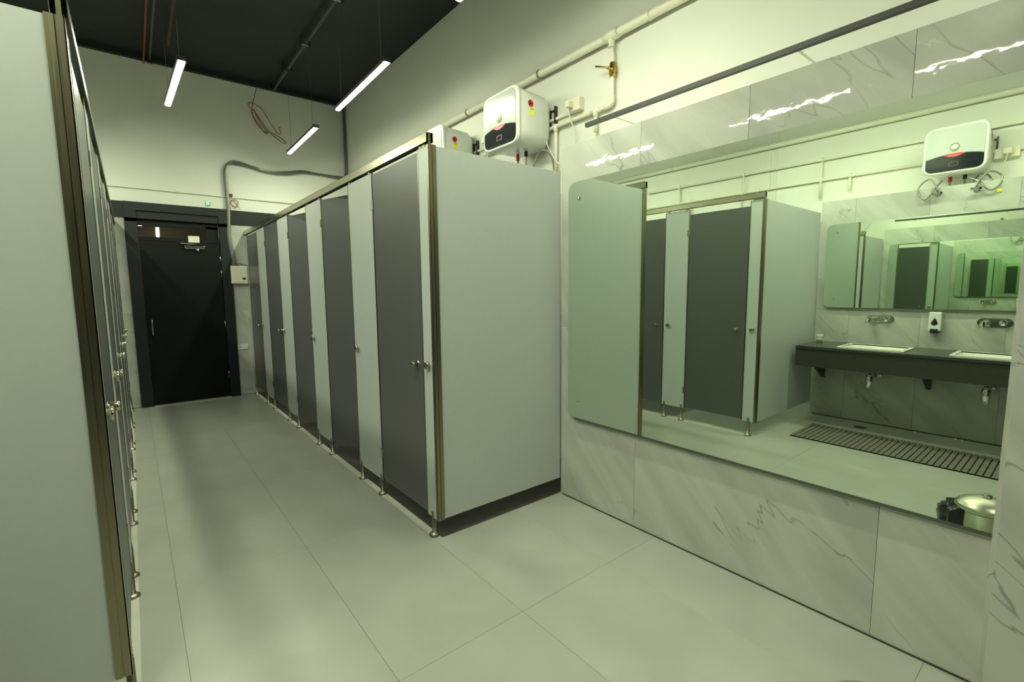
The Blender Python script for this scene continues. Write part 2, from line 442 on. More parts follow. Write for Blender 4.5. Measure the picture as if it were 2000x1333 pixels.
lamp(1.645, 1.37, 2.53, LZ, 0, 'lit linear pendant lamp just reaching into the top edge of the view')
lamp(1.64, -1.55, -.40, LZ, 0, 'added lit linear pendant lamp behind the camera, out of view')  # added out of view, keeps the near right side and floor bright
lamp(.41, 4.41, 5.51, LZ, .028, 'lit linear pendant lamp in the middle of the corridor, left of the hanging wire')
lamp(.25, 1.02, 2.15, LZ+.0, 0, 'lit linear pendant lamp over the corridor entrance, above the camera')
lamp(-.72, 3.50, 4.62, LZ, .05, 'lit linear pendant lamp over the left cubicles, halfway down the row')
lamp(-.72, 5.40, 6.50, LZ, .0, 'lit linear pendant lamp over the far end of the left cubicles')
lamp(-.72, 1.50, 2.60, LZ, .05, 'lit linear pendant lamp over the near end of the left cubicles')
lamp(-.76, -.10, 1.06, LZ, 0, 'lit linear pendant lamp over the wash counter')

# ---------------------------------------------------------------- mirrors
def mirror(name, xplane, side, y0, y1, z0, z1, label, studs, rad, corners):
    t = thing(name, (xplane, (y0+y1)/2, z0), label, 'mirror')
    x0 = xplane; x1 = xplane + side*.004
    q = MB().prism(rrect(y0, y1, z0, z1, rad, 6, corners), 'x', x0, x1)
    q.build('mirror_glass', M['mirror'], t)
    b0 = x1 + side*.0002; b1 = xplane + side*.021
    q = MB().prism(rrect(y0+.0, y1-.0, z0+.0, z1-.0, rad, 6, corners), 'x', b0, b0+side*.0025); q.build('backing', M['glass_edge'], t)
    q = MB().box(min(b0, b1), max(b0, b1), y0+.06, y1-.06, z0+.06, z1-.06); q.build('spacer', M['black_plastic'], t)
    MB().box(min(x0, xplane+side*.024), max(x0, xplane+side*.024), y0+.002, y1-rad, z0-.0135, z0-.0005).build('support_shade_strip', M['strip'], t)  # dark bottom channel; under the left mirror it stands for the shadow there
    for (y, z) in studs:
        MB().lathe((xplane, y, z), [(0, -side*.010), (.008, -side*.010), (.010, -side*.006), (.010, 0)], 16, 'x').build('stud', M['chrome'], t)
    return t
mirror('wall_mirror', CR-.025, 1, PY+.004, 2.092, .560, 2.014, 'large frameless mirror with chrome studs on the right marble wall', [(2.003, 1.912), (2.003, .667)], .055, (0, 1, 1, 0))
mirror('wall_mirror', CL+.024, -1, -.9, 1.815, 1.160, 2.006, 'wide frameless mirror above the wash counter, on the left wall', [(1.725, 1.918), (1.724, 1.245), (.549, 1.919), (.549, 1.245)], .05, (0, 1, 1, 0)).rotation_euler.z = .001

# ---------------------------------------------------------------- cubicle rows
def cubicles(side, fx, xw, y_near, pils, doors, zb, zt, kz, label, end_w, open_deg, dgap):
    """side=+1: doors face -x (right-hand row); side=-1: doors face +x"""
    T = thing('toilet_cubicles', (fx, y_near, 0), label, 'toilet cubicles')
    th = .012
    def X(d): return fx + side*d                     # d = depth behind the front face
    def bx(q, d0, d1, y0, y1, z0, z1, bev=0): q.box(min(X(d0), X(d1)), max(X(d0), X(d1)), y0, y1, z0, z1, bev); return q
    dx = abs(xw-fx)
    yfar = YF-.014
    # near end panel and the corner profile
    bx(MB(), .002, dx-.014 if end_w is None else end_w, y_near, y_near+th, zb, zt).build('end_panel', M['panel'], T)
    q = MB(); bx(q, .0200, .041, y_near-.006, y_near, zb-.004, zt+.004); bx(q, -.003, .0170, y_near-.006, y_near, zb-.004, zt+.004); bx(q, .0170, .0200, y_near-.0008, y_near, zb-.004, zt+.004)
    bx(q, -.0035, 0, y_near-.006, y_near+.012, zb-.004, zt+.004)
    q.build('corner_profile', M['profile'], T)
    # head rail: an open-bottomed channel with a tongue at its end
    r0, r1 = zt+.014, zt+.060
    q = MB(); bx(q, -.012, -.010, y_near-.004, yfar, r0, r1); bx(q, .026, .028, y_near-.004, yfar, r0, r1); bx(q, -.012, .028, y_near-.004, yfar, r1-.0015, r1)
    q.build('head_rail', M['steel'], T)
    q = MB(); bx(q, .002, .014, y_near+.0, y_near+.04, zt-.002, r1-.003); q.build('rail_clip', M['profile'], T)
    q = MB(); bx(q, -.0098, .0258, y_near+.05, yfar-.001, r0+.010, r1-.002); q.build('rail_filler', M['black_plastic'], T)
    foot_me = None
    for (a, b) in pils:
        bx(MB(), 0, th, a, b, zb, zt).build('pilaster', M['panel'], T)
        q = MB()
        e0, e1 = min(X(-.0015), X(th+.0015)), max(X(-.0015), X(th+.0015))
        if b < yfar-.02: q.box(e0, e1, b-.007, b+.001, zb, zt)
        if a > y_near+.05: q.box(e0, e1, a-.001, a+.007, zb, zt)
        q.box(e0, e1, a+.02, a+.05, zt-.004, zt+.024); q.box(e0, e1, b-.05, b-.02, zt-.004, zt+.024)
        q.build('edge_strip', M['profile'], T)
        ys = [a+.035, b-.035] if b-a > .15 else [a+.045]
        for y in ys:
            q = MB()
            q.lathe((X(.006), y, 0), [(0, 0), (.029, 0), (.029, .010), (.020, .018), (.013, .022), (.013, zb+.012), (.010, zb+.018)], 20)
            q.box(min(X(-.005), X(-.0016)), max(X(-.005), X(-.0016)), y-.009, y+.009, zb-.01, zb+.035, bev=.001)
            q.build('foot', M['steel_dk'], T)
        # divider panel behind the middle of each pilaster
        if b-a > .15:
            yc = (a+b)/2
            bx(MB(), th+.002, dx-.014, yc-.006, yc+.006, zb, zt).build('divider_panel', M['panel'], T)
    for i, (a, b) in enumerate(doors):
        deg = open_deg.get(i, 0)
        dz0, dz1 = zb+.012, zt-dgap
        # hinge at the far edge, knob at the near edge
        d = MB(); bx(d, .001, th+.001, a+.006, b-.006, dz0, dz1)
        D = d.build('door', M['door_lam'], T, origin=(X(.006), b-.006, 0))
        D['label'] = 'dark grey cubicle door'
        rot = math.radians(deg)*side
        D.rotation_euler = (0, 0, rot)
        ky = a+.062 if side > 0 else a+.082
        kl = side*(.042 if side > 0 else .034); k = MB(); k.lathe((X(.001), ky, kz), [(0, -kl), (.0145, -kl), (.016, -kl+side*.002), (.016, -side*.010), (.010, -side*.008), (.010, -side*.003), (.016, -side*.002), (.016, 0)], 20, 'x')
        ko = k.build('knob', M['steel'], D)
        WL.pop(ko.name, None)
        # latch disc on the neighbouring pilaster
        k = MB(); k.lathe((X(0), a-.062, kz+.005), [(0, -side*.022), (.020, -side*.022), (.023, -side*.018), (.023, -side*.010), (.016, -side*.008), (.016, 0)], 24, 'x')
        k.build('latch_disc', M['steel'], T)
        for hz in (dz0+.18, dz1-.18):
            hq = MB(); bx(hq, -.004, .001, b-.012, b+.02, hz-.03, hz+.03); hq.build('hinge', M['steel'], T)
    return T
pR = [(RB+.012, 2.300)]; dR = []
y = 2.300
for i in range(5):
    dR.append((y, y+.605)); nx = y+1.020
    pR.append((y+.605, min(nx, YF-.014))); y = nx
T1 = cubicles(1, 1.224, XR, RB, pR, dR, .108, 2.103, .965, 'row of five grey cubicles with dark doors along the right wall', CR-1.224-.002, {1: 17, 2: 13}, .012)
pL = [(LB+.012, 2.010)]; dL = []
y = 2.010
for i in range(6):
    dL.append((y, y+.590)); nx = y+.860
    if i == 5: nx = YF-.014
    pL.append((y+.590, min(nx, YF-.014))); y = nx
dL = [d for d in dL if d[1] < YF]
T2 = cubicles(-1, -.090, XL, LB, pL, dL, .135, 2.142, .985, 'row of grey cubicles with dark doors along the left wall, nearest the camera', abs(CL+.090)-.002, {}, .048)
# thresholds and dark floors of the cubicles
struct(MB().box(1.207, 1.252, RB+.06, YF-.014, 0, .004, bev=.001).build('trim_6', M['threshold']))
struct(MB().box(-.150, -.073, LB+.04, YF-.014, 0, .004, bev=.001).build('trim_7', M['threshold']))
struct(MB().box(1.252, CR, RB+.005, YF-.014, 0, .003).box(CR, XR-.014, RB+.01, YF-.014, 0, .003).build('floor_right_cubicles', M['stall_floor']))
struct(MB().box(XL+.014, -.150, LB+.01, YF-.014, 0, .003).build('floor_left_cubicles', M['floor_tile']))

# ---------------------------------------------------------------- pipes on the right wall
def pipe_run(name, loc, label, m, parts, cat='pipe', group=None):
    t = thing(name, loc, label, cat, group)
    for nm, q, mm_ in parts: q.build(nm, mm_, t)
    return t
def clamp(x, y, z, r, wallx):
    q = MB(); q.lathe((x, y-.008, z), [(r+.001, 0), (r+.004, 0), (r+.004, .016), (r+.001, .016)], 20, 'y')
    s = 1 if wallx > x else -1
    q.box(min(x+s*(r-.004), wallx-s*.0), max(x+s*(r-.004), wallx-s*.0), y-.008, y+.008, z-.005, z+.005)
    return q
XP = XR-.045
parts = [('pipe', MB().cyl((XP, -2.58, 3.030), (XP, 7.11, 3.030), .028, 16), M['pvc'])]
for yy in (-.4, .75, 1.85, 2.85, 3.85, 4.85, 5.85, 6.8): parts.append(('clamp', clamp(XP, yy, 3.03, .028, XR), M['steel_dk'] if yy > 2.5 else M['pvc']))
parts.append(('tee', MB().cyl((XP, 2.085, 3.03), (XP, 2.20, 3.03), .034, 16).cyl((XP, 2.145, 3.03), (XP, 2.145, 2.955), .021, 14), M['pvc']))
pipe_run('water_main', (XP, 2.2, 3.03), 'thick cream water main running along the upper right wall', None, parts)
XQ = XR-.03
parts = [('pipe', MB().tube([(XP, 2.145, 2.955), (XQ, 2.145, 2.90), (XQ, 2.145, 2.64), (XQ, 2.15, 2.615), (XQ, 2.17, 2.603), (XQ, 2.20, 2.60), (XQ, 7.11, 2.585)], .014, 12), M['pvc']),
         ('elbow', MB().tube([(XQ, 2.145, 2.66), (XQ, 2.145, 2.62), (XQ, 2.155, 2.608), (XQ, 2.175, 2.601), (XQ, 2.215, 2.60)], .018, 12), M['pvc']),
         ('valve', MB().cyl((XQ, 2.145, 2.775), (XQ, 2.145, 2.865), .021, 8).cyl((XQ, 2.145, 2.80), (XQ, 2.145, 2.84), .026, 8).cyl((XQ, 2.145, 2.82), (XQ-.055, 2.145, 2.82), .009, 10), M['brass']),
         ('valve_lever', MB().tube([(XQ-.052, 2.13, 2.815), (XQ-.056, 2.17, 2.83), (XQ-.056, 2.245, 2.862)], [.008, .006, .007], 8), M['brass'])]
for yy in (2.29, 2.685, 3.72, 4.7): 
    parts.append(('drop_pipe', MB().cyl((XQ, yy, 2.60), (XQ, yy, 2.27 if yy > 2.3 else 2.46), .013, 12).cyl((XQ, yy, 2.615), (XQ, yy, 2.56), .018, 12), M['pvc']))
parts.append(('tee', MB().cyl((XQ, 2.25, 2.60), (XQ, 2.33, 2.60), .018, 12), M['pvc']))
pipe_run('cold_water_pipe', (XQ, 2.145, 2.6), 'thin cream pipe with brass valve dropping then running left on the right wall', None, parts)
pipe_run('power_conduit', (XR-.012, 3, 2.66), 'cream conduit running from the socket box behind the water heaters', None,
         [('pipe', MB().cyl((XR-.012, 2.53, 2.665), (XR-.012, 7.11, 2.65), .012, 10), M['pvc'])])
def socket_box(y0, z0, label):
    t = thing('socket_box', (XR, y0, z0), label, 'socket')
    MB().box(XR-.055, XR-.0, y0-.052, y0+.052, z0-.045, z0+.045, bev=.004).build('body', M['socket_plastic'], t)
    MB().box(XR-.105, XR-.055, y0+.005, y0+.045, z0-.025, z0+.020, bev=.006).build('plug', M['socket_plastic'], t)
    MB().tube(spline([(XR-.09, y0+.025, z0-.025), (XR-.07, y0+.02, z0-.10), (XR-.03, y0+.0, z0-.24), (XR-.03, y0+.08, z0-.36), (XR-.05, y0+.16, z0-.38), (XR-.08, y0+.24, z0-.25), (XR-.09, y0+.28, z0-.12)], 6), .004, 8).build('cord', M['socket_plastic'], t)
    return t
socket_box(2.475, 2.695, 'cream socket box with plug right of the nearest water heater')
socket_box(3.52, 2.695, 'cream socket box with plug between the two right-hand water heaters')

# pipes on the left wall (seen in the mirror)
XS = XL+.03
pipe_run('water_main', (XL+.045, 2, 3.04), 'thick cream water main along the upper left wall, in the mirror', None,
         [('pipe', MB().cyl((XL+.045, -2.58, 3.045), (XL+.045, 7.11, 3.045), .030, 16), M['pvc'])] +
         [('clamp', clamp(XL+.045, yy, 3.045, .03, XL), M['pvc']) for yy in (-1.0, .1, 1.35, 2.6, 3.9, 5.2)])
parts = [('pipe', MB().cyl((XS, -2.58, 2.775), (XS, 4.3, 2.775), .012, 12), M['pvc'])]
for yy in (2.045, 2.91, 3.80): parts.append(('drop_pipe', MB().cyl((XS+.004, yy, 2.79), (XS+.004, yy, 2.36), .013, 12).cyl((XS+.004, yy, 2.80), (XS+.004, yy, 2.755), .018, 12).cyl((XS+.004, yy, 2.585), (XS+.004, yy, 2.53), .017, 12), M['pvc']))
pipe_run('cold_water_pipe', (XS, 2, 2.775), 'thin cream pipe with long drops on the left wall, upper of two in the mirror', None, parts)
parts = [('pipe', MB().cyl((XS-.006, -2.58, 2.555), (XS-.006, 7.1, 2.555), .013, 12), M['pvc'])]
for yy in (1.768, 2.73, 3.62): parts.append(('drop_pipe', MB().cyl((XS, yy, 2.57), (XS, yy, 2.40), .013, 12).cyl((XS, yy, 2.58), (XS, yy, 2.535), .018, 12), M['pvc']))
pipe_run('hot_water_pipe', (XS, 2, 2.555), 'thin cream pipe with short drops on the left wall, lower of two in the mirror', None, parts)
q = MB()
for yy in (2.60, 2.56, 2.53): q.cyl((XL+.004, yy, 2.30), (XL+.004, yy, 3.9), .0022, 6)
tag(q.build('wall_cables', M['socket_plastic'], None, 'centre'), 'three thin cream cables running vertically up the left wall', 'cable')

# ---------------------------------------------------------------- black light bar above the right tiled wall
t = thing('linear_wall_light', (2.285, .2, 2.372), 'long thin black unlit light bar above the tiles over the right mirror', 'lamp')
MB().box(2.275, 2.297, -1.8, 2.085, 2.372, 2.397, bev=.001).build('housing', M['lamp_body'], t)
for yy in (1.9, .9, -.2, -1.3): MB().box(2.297, XR, yy-.004, yy+.004, 2.390, 2.396).build('arm', M['pvc'], t)

# ---------------------------------------------------------------- water heaters
def heater(side, xw, yc, zc, label, dep=.385, wd=.425, ht=.415, hoses='right'):
    """side=+1 hangs on the right wall facing -x"""
    t = thing('water_heater', (xw, yc, zc-ht/2), label, 'water heater')
    def X(d): return xw - side*d                    # distance from the wall
    # body: rounded square lofted towards the wall, a softly curved front
    q = MB(); n = 9
    secs = [(.040, -.040, .10), (.055, -.016, .11), (.085, -.003, .115), (dep-.10, .0, .105), (dep-.045, -.002, .085), (dep-.030, -.006, .075)]
    rings = []
    for d, g, r in secs:
        P = rrect(yc-wd/2-g, yc+wd/2+g, zc-ht/2-g, zc+ht/2+g, r, n)
        rings.append([q.bm.verts.new((X(d), u, v)) for u, v in P])
    for a, b in zip(rings, rings[1:]):
        for k in range(len(a)):
            f = q.bm.faces.new((a[k], a[(k+1) % len(a)], b[(k+1) % len(a)], b[k])); f.smooth = True
    q.bm.faces.new(rings[0]); q.bm.faces.new(rings[-1][::-1])
    q.build('body', M['white_plastic'], t)
    # front bezel ring and slightly domed front plate
    q = MB(); rings = []
    for d, g, r in [(dep-.034, -.001, .075), (dep-.018, .0015, .072), (dep-.004, -.004, .068), (dep, -.012, .060), (dep-.003, -.020, .052)]:
        P = rrect(yc-wd/2-g, yc+wd/2+g, zc-ht/2-g, zc+ht/2+g, r, n)
        rings.append([q.bm.verts.new((X(d), u, v)) for u, v in P])
    for a, b in zip(rings, rings[1:]):
        for k in range(len(a)):
            f = q.bm.faces.new((a[k], a[(k+1) % len(a)], b[(k+1) % len(a)], b[k])); f.smooth = True
    q.bm.faces.new(rings[0]); q.bm.faces.new(rings[-1][::-1])
    q.build('front_cover', M['white_plastic'], t)
    # inner silver-white plate
    hw, hh = wd/2-.024, ht/2-.024
    zs = zc-hh+.115                                   # top of the display band at its ends
    q = MB(); P = [(yc-hw, zs)] + [(yc-hw+2*hw*k/12, zs+.030*math.sin(PI*k/12)) for k in range(1, 12)] + [(yc+hw, zs)]
    top = rrect(yc-hw, yc+hw, zs+.0, zc+hh, .045, 5, (0, 0, 1, 1))[2:]
    q.prism(P + top, 'x', X(dep-.004), X(dep+.003), bev=.0015)
    q.build('face_plate', M['face'], t)
    q = MB(); bot = rrect(yc-hw, yc+hw, zc-hh, zs, .045, 5, (1, 1, 0, 0))[:-2]
    P2 = bot + [(yc+hw, zs-.003)] + [(yc+hw-2*hw*k/12, zs-.003+.030*math.sin(PI*k/12)) for k in range(1, 12)] + [(yc-hw, zs-.003)]
    q.prism(P2, 'x', X(dep-.004), X(dep+.004), bev=.001)
    ds = q.build('display_panel', M['screen'], t); ds['label'] = 'dark display band'
    # red badge, arched, and its pale lettering strokes
    q = MB(); P = [(yc-.075+.15*k/10, zs+.020-.022*math.sin(PI*k/10)) for k in range(11)] + [(yc+.075-.15*k/10, zs+.021+.008*math.sin(PI*k/10)) for k in range(11)]
    q.prism(P, 'x', X(dep+.003), X(dep+.006)); q.build('badge', M['red'], t)
    q = MB()
    for k in range(8):
        u = yc-.035+.010*k; q.box(min(X(dep+.006), X(dep+.0066)), max(X(dep+.006), X(dep+.0066)), u-.003, u+.003, zs+.009, zs+.010); q.box(min(X(dep+.006), X(dep+.0066)), max(X(dep+.006), X(dep+.0066)), u-.001, u+.001, zs+.006, zs+.014)
    q.build('badge_lettering', M['ceramic'], t)
    q = MB(); u0, u1, v0, v1 = yc-.030, yc+.030, zs-.078, zs-.045
    for (a, b, c_, d_) in ((u0, u1, v0, v0+.0016), (u0, u1, v1-.0016, v1), (u0, u0+.0016, v0, v1), (u1-.0016, u1, v0, v1)):
        q.box(min(X(dep+.004), X(dep+.0046)), max(X(dep+.004), X(dep+.0046)), a, b, c_, d_)
    q.build('screen_outline', M['steel_dk'], t)
    q = MB(); s = -side
    q.lathe((X(dep+.003), yc+.0, zc+.012), [(.034, 0), (.034, s*.003), (.029, s*.003), (.028, 0)], 28, 'x'); q.build('dial_ring', M['steel'], t)
    q = MB(); q.lathe((X(dep+.003), yc+.0, zc+.012), [(0, s*.012), (.018, s*.012), (.023, s*.007), (.024, 0)], 28, 'x')
    q.build('dial', M['white_plastic'], t)
    # vent grooves fanned beside the dial (raised ribs)
    q = MB()
    for k in range(9):
        z_ = zc-.03+.018*k; q.box(min(X(dep+.003), X(dep+.0045)), max(X(dep+.003), X(dep+.0045)), yc+.055+.002*k, yc+.150-.004*k, z_, z_+.003)
    q.build('rib', M['white_plastic'], t)
    # star-rating sticker on the near side
    ys = yc-wd/2-.0006
    def disc(q, cx, cz, r0, a0, a1, k=14):
        P = [(cx, cz)] + [(cx+r0*math.cos(a0+(a1-a0)*i/k), cz+r0*math.sin(a0+(a1-a0)*i/k)) for i in range(k+1)]
        return P
    cx, cz = X(dep-.125), zc+.085
    st = MB(); st.prism([(cx+.026*math.cos(2*PI*i/24), cz+.026*math.sin(2*PI*i/24)) for i in range(24)], 'y', ys, ys-.0006); so = st.build('rating_sticker', M['red'], t)
    q = MB()
    for i in range(5):
        a = PI/2+2*PI*i/5; P = [(cx+.010*math.cos(a-.35), cz+.010*math.sin(a-.35)), (cx+.022*math.cos(a-.16), cz+.022*math.sin(a-.16)), (cx+.022*math.cos(a+.16), cz+.022*math.sin(a+.16)), (cx+.010*math.cos(a+.35), cz+.010*math.sin(a+.35))]
        q.prism(P, 'y', ys-.0006, ys-.0009)
    q.build('sticker_rays', M['black_plastic'], t)
    q = MB(); q.prism([(cx+.008*math.cos(2*PI*i/16), cz+.008*math.sin(2*PI*i/16)) for i in range(16)], 'y', ys-.0006, ys-0.0004); q.build('sticker_centre', M['yellow'], t)
    q = MB(); q.box(cx-.022+side*.012, cx+.022+side*.012, ys-.0006, ys, cz-.085, cz-.028); q.build('label_sticker', M['yellow'], t)
    q = MB()
    for a, b in ((-.016, -.009), (-.007, .001), (.004, .012)): q.box(cx+side*.012+a, cx+side*.012+b, ys-.0009, ys-.0006, cz-.042, cz-.036)
    q.build('label_print', M['black_plastic'], t)
    # wall bracket
    q = MB(); q.box(min(X(.0), X(.05)), max(X(.0), X(.05)), yc-wd/2+.05, yc+wd/2-.05, zc-.03, zc+.10)
    for yy in (yc-wd/2-.012, yc+wd/2+.012): q.box(min(X(.0), X(.030)), max(X(.0), X(.030)), yy-.005, yy+.005, zc-.045, zc+.115)
    q.box(min(X(.0), X(.008)), max(X(.0), X(.008)), yc-wd/2-.012, yc+wd/2+.012, zc+.085, zc+.10)
    q.build('wall_bracket', M['black_plastic'], t)
    # connections
    zb = zc-ht/2
    xi = X(.17)
    MB().lathe((xi, yc+.045, zb-.045), [(0, 0), (.013, 0), (.015, .012), (.012, .05), (0, .05)], 14).build('hot_connector', M['red'], t)
    MB().lathe((xi, yc-.055, zb-.035), [(0, 0), (.014, 0), (.014, .04), (0, .04)], 14).build('cold_connector', M['black_plastic'], t)
    MB().tube(spline([(xi, yc+.045, zb-.045), (xi, yc+.045, zb-.16), (X(.1), yc+.045, zb-.20), (X(.03), yc+.045, zb-.20)], 6), .008, 8).build('outlet_hose', M['rubber_hose'], t)
    MB().tube(spline([(xi, yc-.055, zb-.030), (xi, yc-.055, zb-.10), (X(.15), yc-.075, zb-.125), (X(.13), yc-.10, zb-.10), (X(.11), yc-.125, zb-.02), (X(.08), yc-.175, zb+.0), (X(.05), yc-.215, zb-.05), (X(.03), yc-.225, zb-.17), (X(.02), yc-.225, zb-.20)], 6), .008, 8).build('inlet_hose', M['rubber_hose'], t)
    return t
heater(1, XR, 2.925, 2.640, 'white water heater with dark display beside the socket box, the nearer of two')
heater(1, XR, 3.965, 2.640, 'white water heater half hidden behind the near end of the cubicle rail')
# heater over the wash counter, seen in the mirror
hL = heater(-1, XL, .895, 2.575, 'white water heater on the left wall seen in the large mirror', dep=.375, wd=.43)
for ch in hL.children:
    if ch.name.startswith(('rating', 'sticker', 'label')): pass
# angle valves below it, mounted on the tiles
for yy, lb in ((.97, 'chrome angle valve under the left heater, far one'), (.72, 'chrome angle valve under the left heater, near one')):
    t = thing('angle_valve', (CL+.0, yy, 2.18), lb, 'valve')
    MB().cyl((CL-.0, yy, 2.19), (CL+.045, yy, 2.19), .010, 12).lathe((CL+.0, yy, 2.19), [(0, 0), (.025, 0), (.022, .006), (0, .006)], 18, 'x').cyl((CL+.035, yy, 2.18), (CL+.035, yy, 2.215), .009, 12).build('body', M['chrome'], t)
    MB().cyl((CL+.045, yy-.035, 2.19), (CL+.045, yy+.035, 2.19), .012, 12).build('handle', M['chrome'], t)
    a = 1 if yy > .9 else -1
    MB().tube(spline([(CL+.035, yy, 2.215), (CL+.03, yy+a*.02, 2.27), (CL+.0, yy+a*.07, 2.33), (CL-.02, yy+a*.14, 2.28), (CL+.02, yy+a*.13, 2.20), (CL+.03, yy+a*.08, 2.15 if a > 0 else 2.17), (CL+.02, yy+a*.02, 2.24), (CL-.10, yy, 2.32)], 7), .007, 8).build('hose', M['rubber_hose'], t)
t = thing('socket_box', (XL, .60, 2.53), 'cream socket box with plug beside the left heater, in the mirror', 'socket')
MB().box(XL, XL+.045, .52, .68, 2.49, 2.575, bev=.004).build('body', M['socket_plastic'], t)
MB().box(XL+.045, XL+.10, .565, .62, 2.515, 2.565, bev=.006).build('plug', M['socket_plastic'], t)
MB().tube(spline([(XL+.09, .59, 2.52), (XL+.11, .60, 2.45), (XL+.14, .64, 2.33), (XL+.30, .70, 2.27), (XL+.25, .80, 2.33)], 6), .004, 8).build('cord', M['socket_plastic'], t)
o = MB().lathe((CL, .585, 2.155), [(0, .0012), (.019, .0012), (.019, 0)], 24, 'x').build('round_sticker', M['yellow'], None, 'centre')
tag(o, 'small round yellow sticker on the tiles below the left heater', 'sticker')

# ---------------------------------------------------------------- wash counter on the left
t = thing('wash_counter', (CL, .6, .80), 'dark granite wash counter with apron, seen in the large mirror', 'counter')
cy1, cy0 = LB-.05, -1.4
xf = -.80; xb = CL+.001
bas = [(1.03, 1.50), (.24, .71), (-.55, -.08)]; bx0, bx1 = -1.26, -.90
q = MB(); q.box(bx1, xf, cy0, cy1, .775, .80, bev=.002); q.box(xb, bx0, cy0, cy1, .775, .80)
yy = [cy1] + [v for a, b in bas for v in (b, a)] + [cy0]
for k in range(0, len(yy), 2): q.box(bx0, bx1, yy[k+1], yy[k], .775, .80)
q.build('countertop', M['granite'], t)
MB().box(xf-.035, xf-.018, cy0, cy1, .60, .775).build('apron', M['granite'], t)
for yb in (1.77, .915, .12, -.7):
    q = MB(); q.prism([(xb, .60), (xb+.30, .60), (xb+.30, .575), (xb+.03, .40), (xb, .40)] if False else [(-1.40, .775), (-.86, .775), (-.86, .735), (-1.37, .42), (-1.40, .42)], 'y', yb-.014, yb+.014); q.build('bracket', M['black_plastic'], t)
for i, (a, b) in enumerate(bas):
    s = thing('basin', ((bx0+bx1)/2, (a+b)/2, .80), ['white rectangular basin near the cubicle end of the counter', 'white rectangular basin under the nearer wall tap, in the mirror', 'white rectangular basin at the unseen end of the counter'][i], 'basin')
    q = MB(); g = .014
    q.box(bx0-g, bx1+g, b-.012, b+g, .8005, .812, bev=.003).box(bx0-g, bx1+g, a-g, a+.012, .8005, .812, bev=.003).box(bx0-g, bx0+.012, a+.012, b-.012, .8005, .812).box(bx1-.012, bx1+g, a+.012, b-.012, .8005, .812)
    q.build('rim', M['ceramic'], s)
    q = MB()
    q.box(bx0+.004, bx0+.012, a+.004, b-.004, .68, .81).box(bx1-.012, bx1-.004, a+.004, b-.004, .68, .81).box(bx0+.012, bx1-.012, a+.004, a+.012, .68, .81).box(bx0+.012, bx1-.012, b-.012, b-.004, .68, .81).box(bx0+.004, bx1-.004, a+.004, b-.004, .672, .68)
    q.build('bowl', M['ceramic'], s)
    yc = (a+b)/2 + .04
    tr = thing('bottle_trap', (-1.13, yc, .40), ['chrome bottle trap under the far basin', 'chrome bottle trap under the nearer basin in the mirror', 'chrome bottle trap under the unseen basin'][i], 'trap')
    MB().cyl((-1.13, yc, .671), (-1.13, yc, .53), .014, 14).lathe((-1.13, yc, .40), [(0, 0), (.024, 0), (.028, .008), (.028, .12), (.022, .135), (0, .135)], 20).build('trap_body', M['chrome'], tr)
    MB().tube(spline([(-1.13, yc, .50), (-1.20, yc-.0, .50), (-1.40, yc-.0, .50)], 3), .015, 12).lathe((CL, yc, .50), [(0, .012), (.028, .012), (.034, 0)], 18, 'x').build('waste_pipe', M['chrome'], tr)
    f = thing('wall_tap', (CL, yc+.01, 1.055), ['chrome wall-mounted tap left of the soap dispenser in the mirror', 'chrome wall-mounted tap right of the soap dispenser in the mirror', 'chrome wall-mounted tap at the unseen end of the counter'][i], 'tap')
    y_ = yc+.02
    MB().prism(rrect(y_-.115, y_+.105, 1.015, 1.092, .037, 8), 'x', CL, CL+.010, bev=.002).build('plate', M['chrome'], f)
    MB().tube(spline([(CL+.008, y_+.055, 1.055), (CL+.08, y_+.055, 1.055), (CL+.155, y_+.055, 1.045), (CL+.165, y_+.055, 1.015)], 5), [.020]*15+[.016], 14).build('spout', M['chrome'], f)
    MB().lathe((CL+.010, y_-.055, 1.055), [(.026, 0), (.026, .035), (.020, .045), (0, .047)], 20, 'x').tube([(CL+.045, y_-.055, 1.06), (CL+.085, y_-.06, 1.075)], [.007, .006], 10).build('lever', M['chrome'], f)
t = thing('soap_dispenser', (CL, .905, .96), 'white soap dispenser with black drop window between the wall taps', 'soap dispenser')
MB().box(CL, CL+.085, .862, .948, .965, 1.135, bev=.008, seg=3).build('body', M['white_plastic'], t)
MB().box(CL+.005, CL+.092, .878, .932, .945, .985, bev=.003).build('push_lever', M['black_plastic'], t)
P = [(.905+.0, 1.088)]
for k in range(1, 16):
    a = PI*.5 - 2*PI*k/16; r = .024
    P.append((.905+r*math.cos(a)*(.75 if math.sin(a) > 0 else 1), 1.040+r*math.sin(a)*(1.45 if math.sin(a) > 0 else 1)))
MB().prism(P, 'x', CL+.085, CL+.0865).build('drop_window', M['black_plastic'], t)
t = thing('cup_stack', (-1.24, 1.775, .80), 'small stack of ribbed white paper cups on the far end of the counter', 'cups')
for k in range(5):
    MB().lathe((-1.24, 1.775, .8005+.011*k), [(0, .001), (.024, .001), (.031, .030), (.032, .030), (.0315, .033), (.030, .031), (.022, .004), (0, .004)], 20).build('cup', M['ceramic'], t)
o = MB().lathe((-1.186, 1.361, 0), [(0, .003), (.05, .003), (.055, 0)], 24).build('floor_drain', M['steel_dk'], None, 'centre')
tag(o, 'small round dark floor drain between the slatted mat and the counter wall', 'drain')
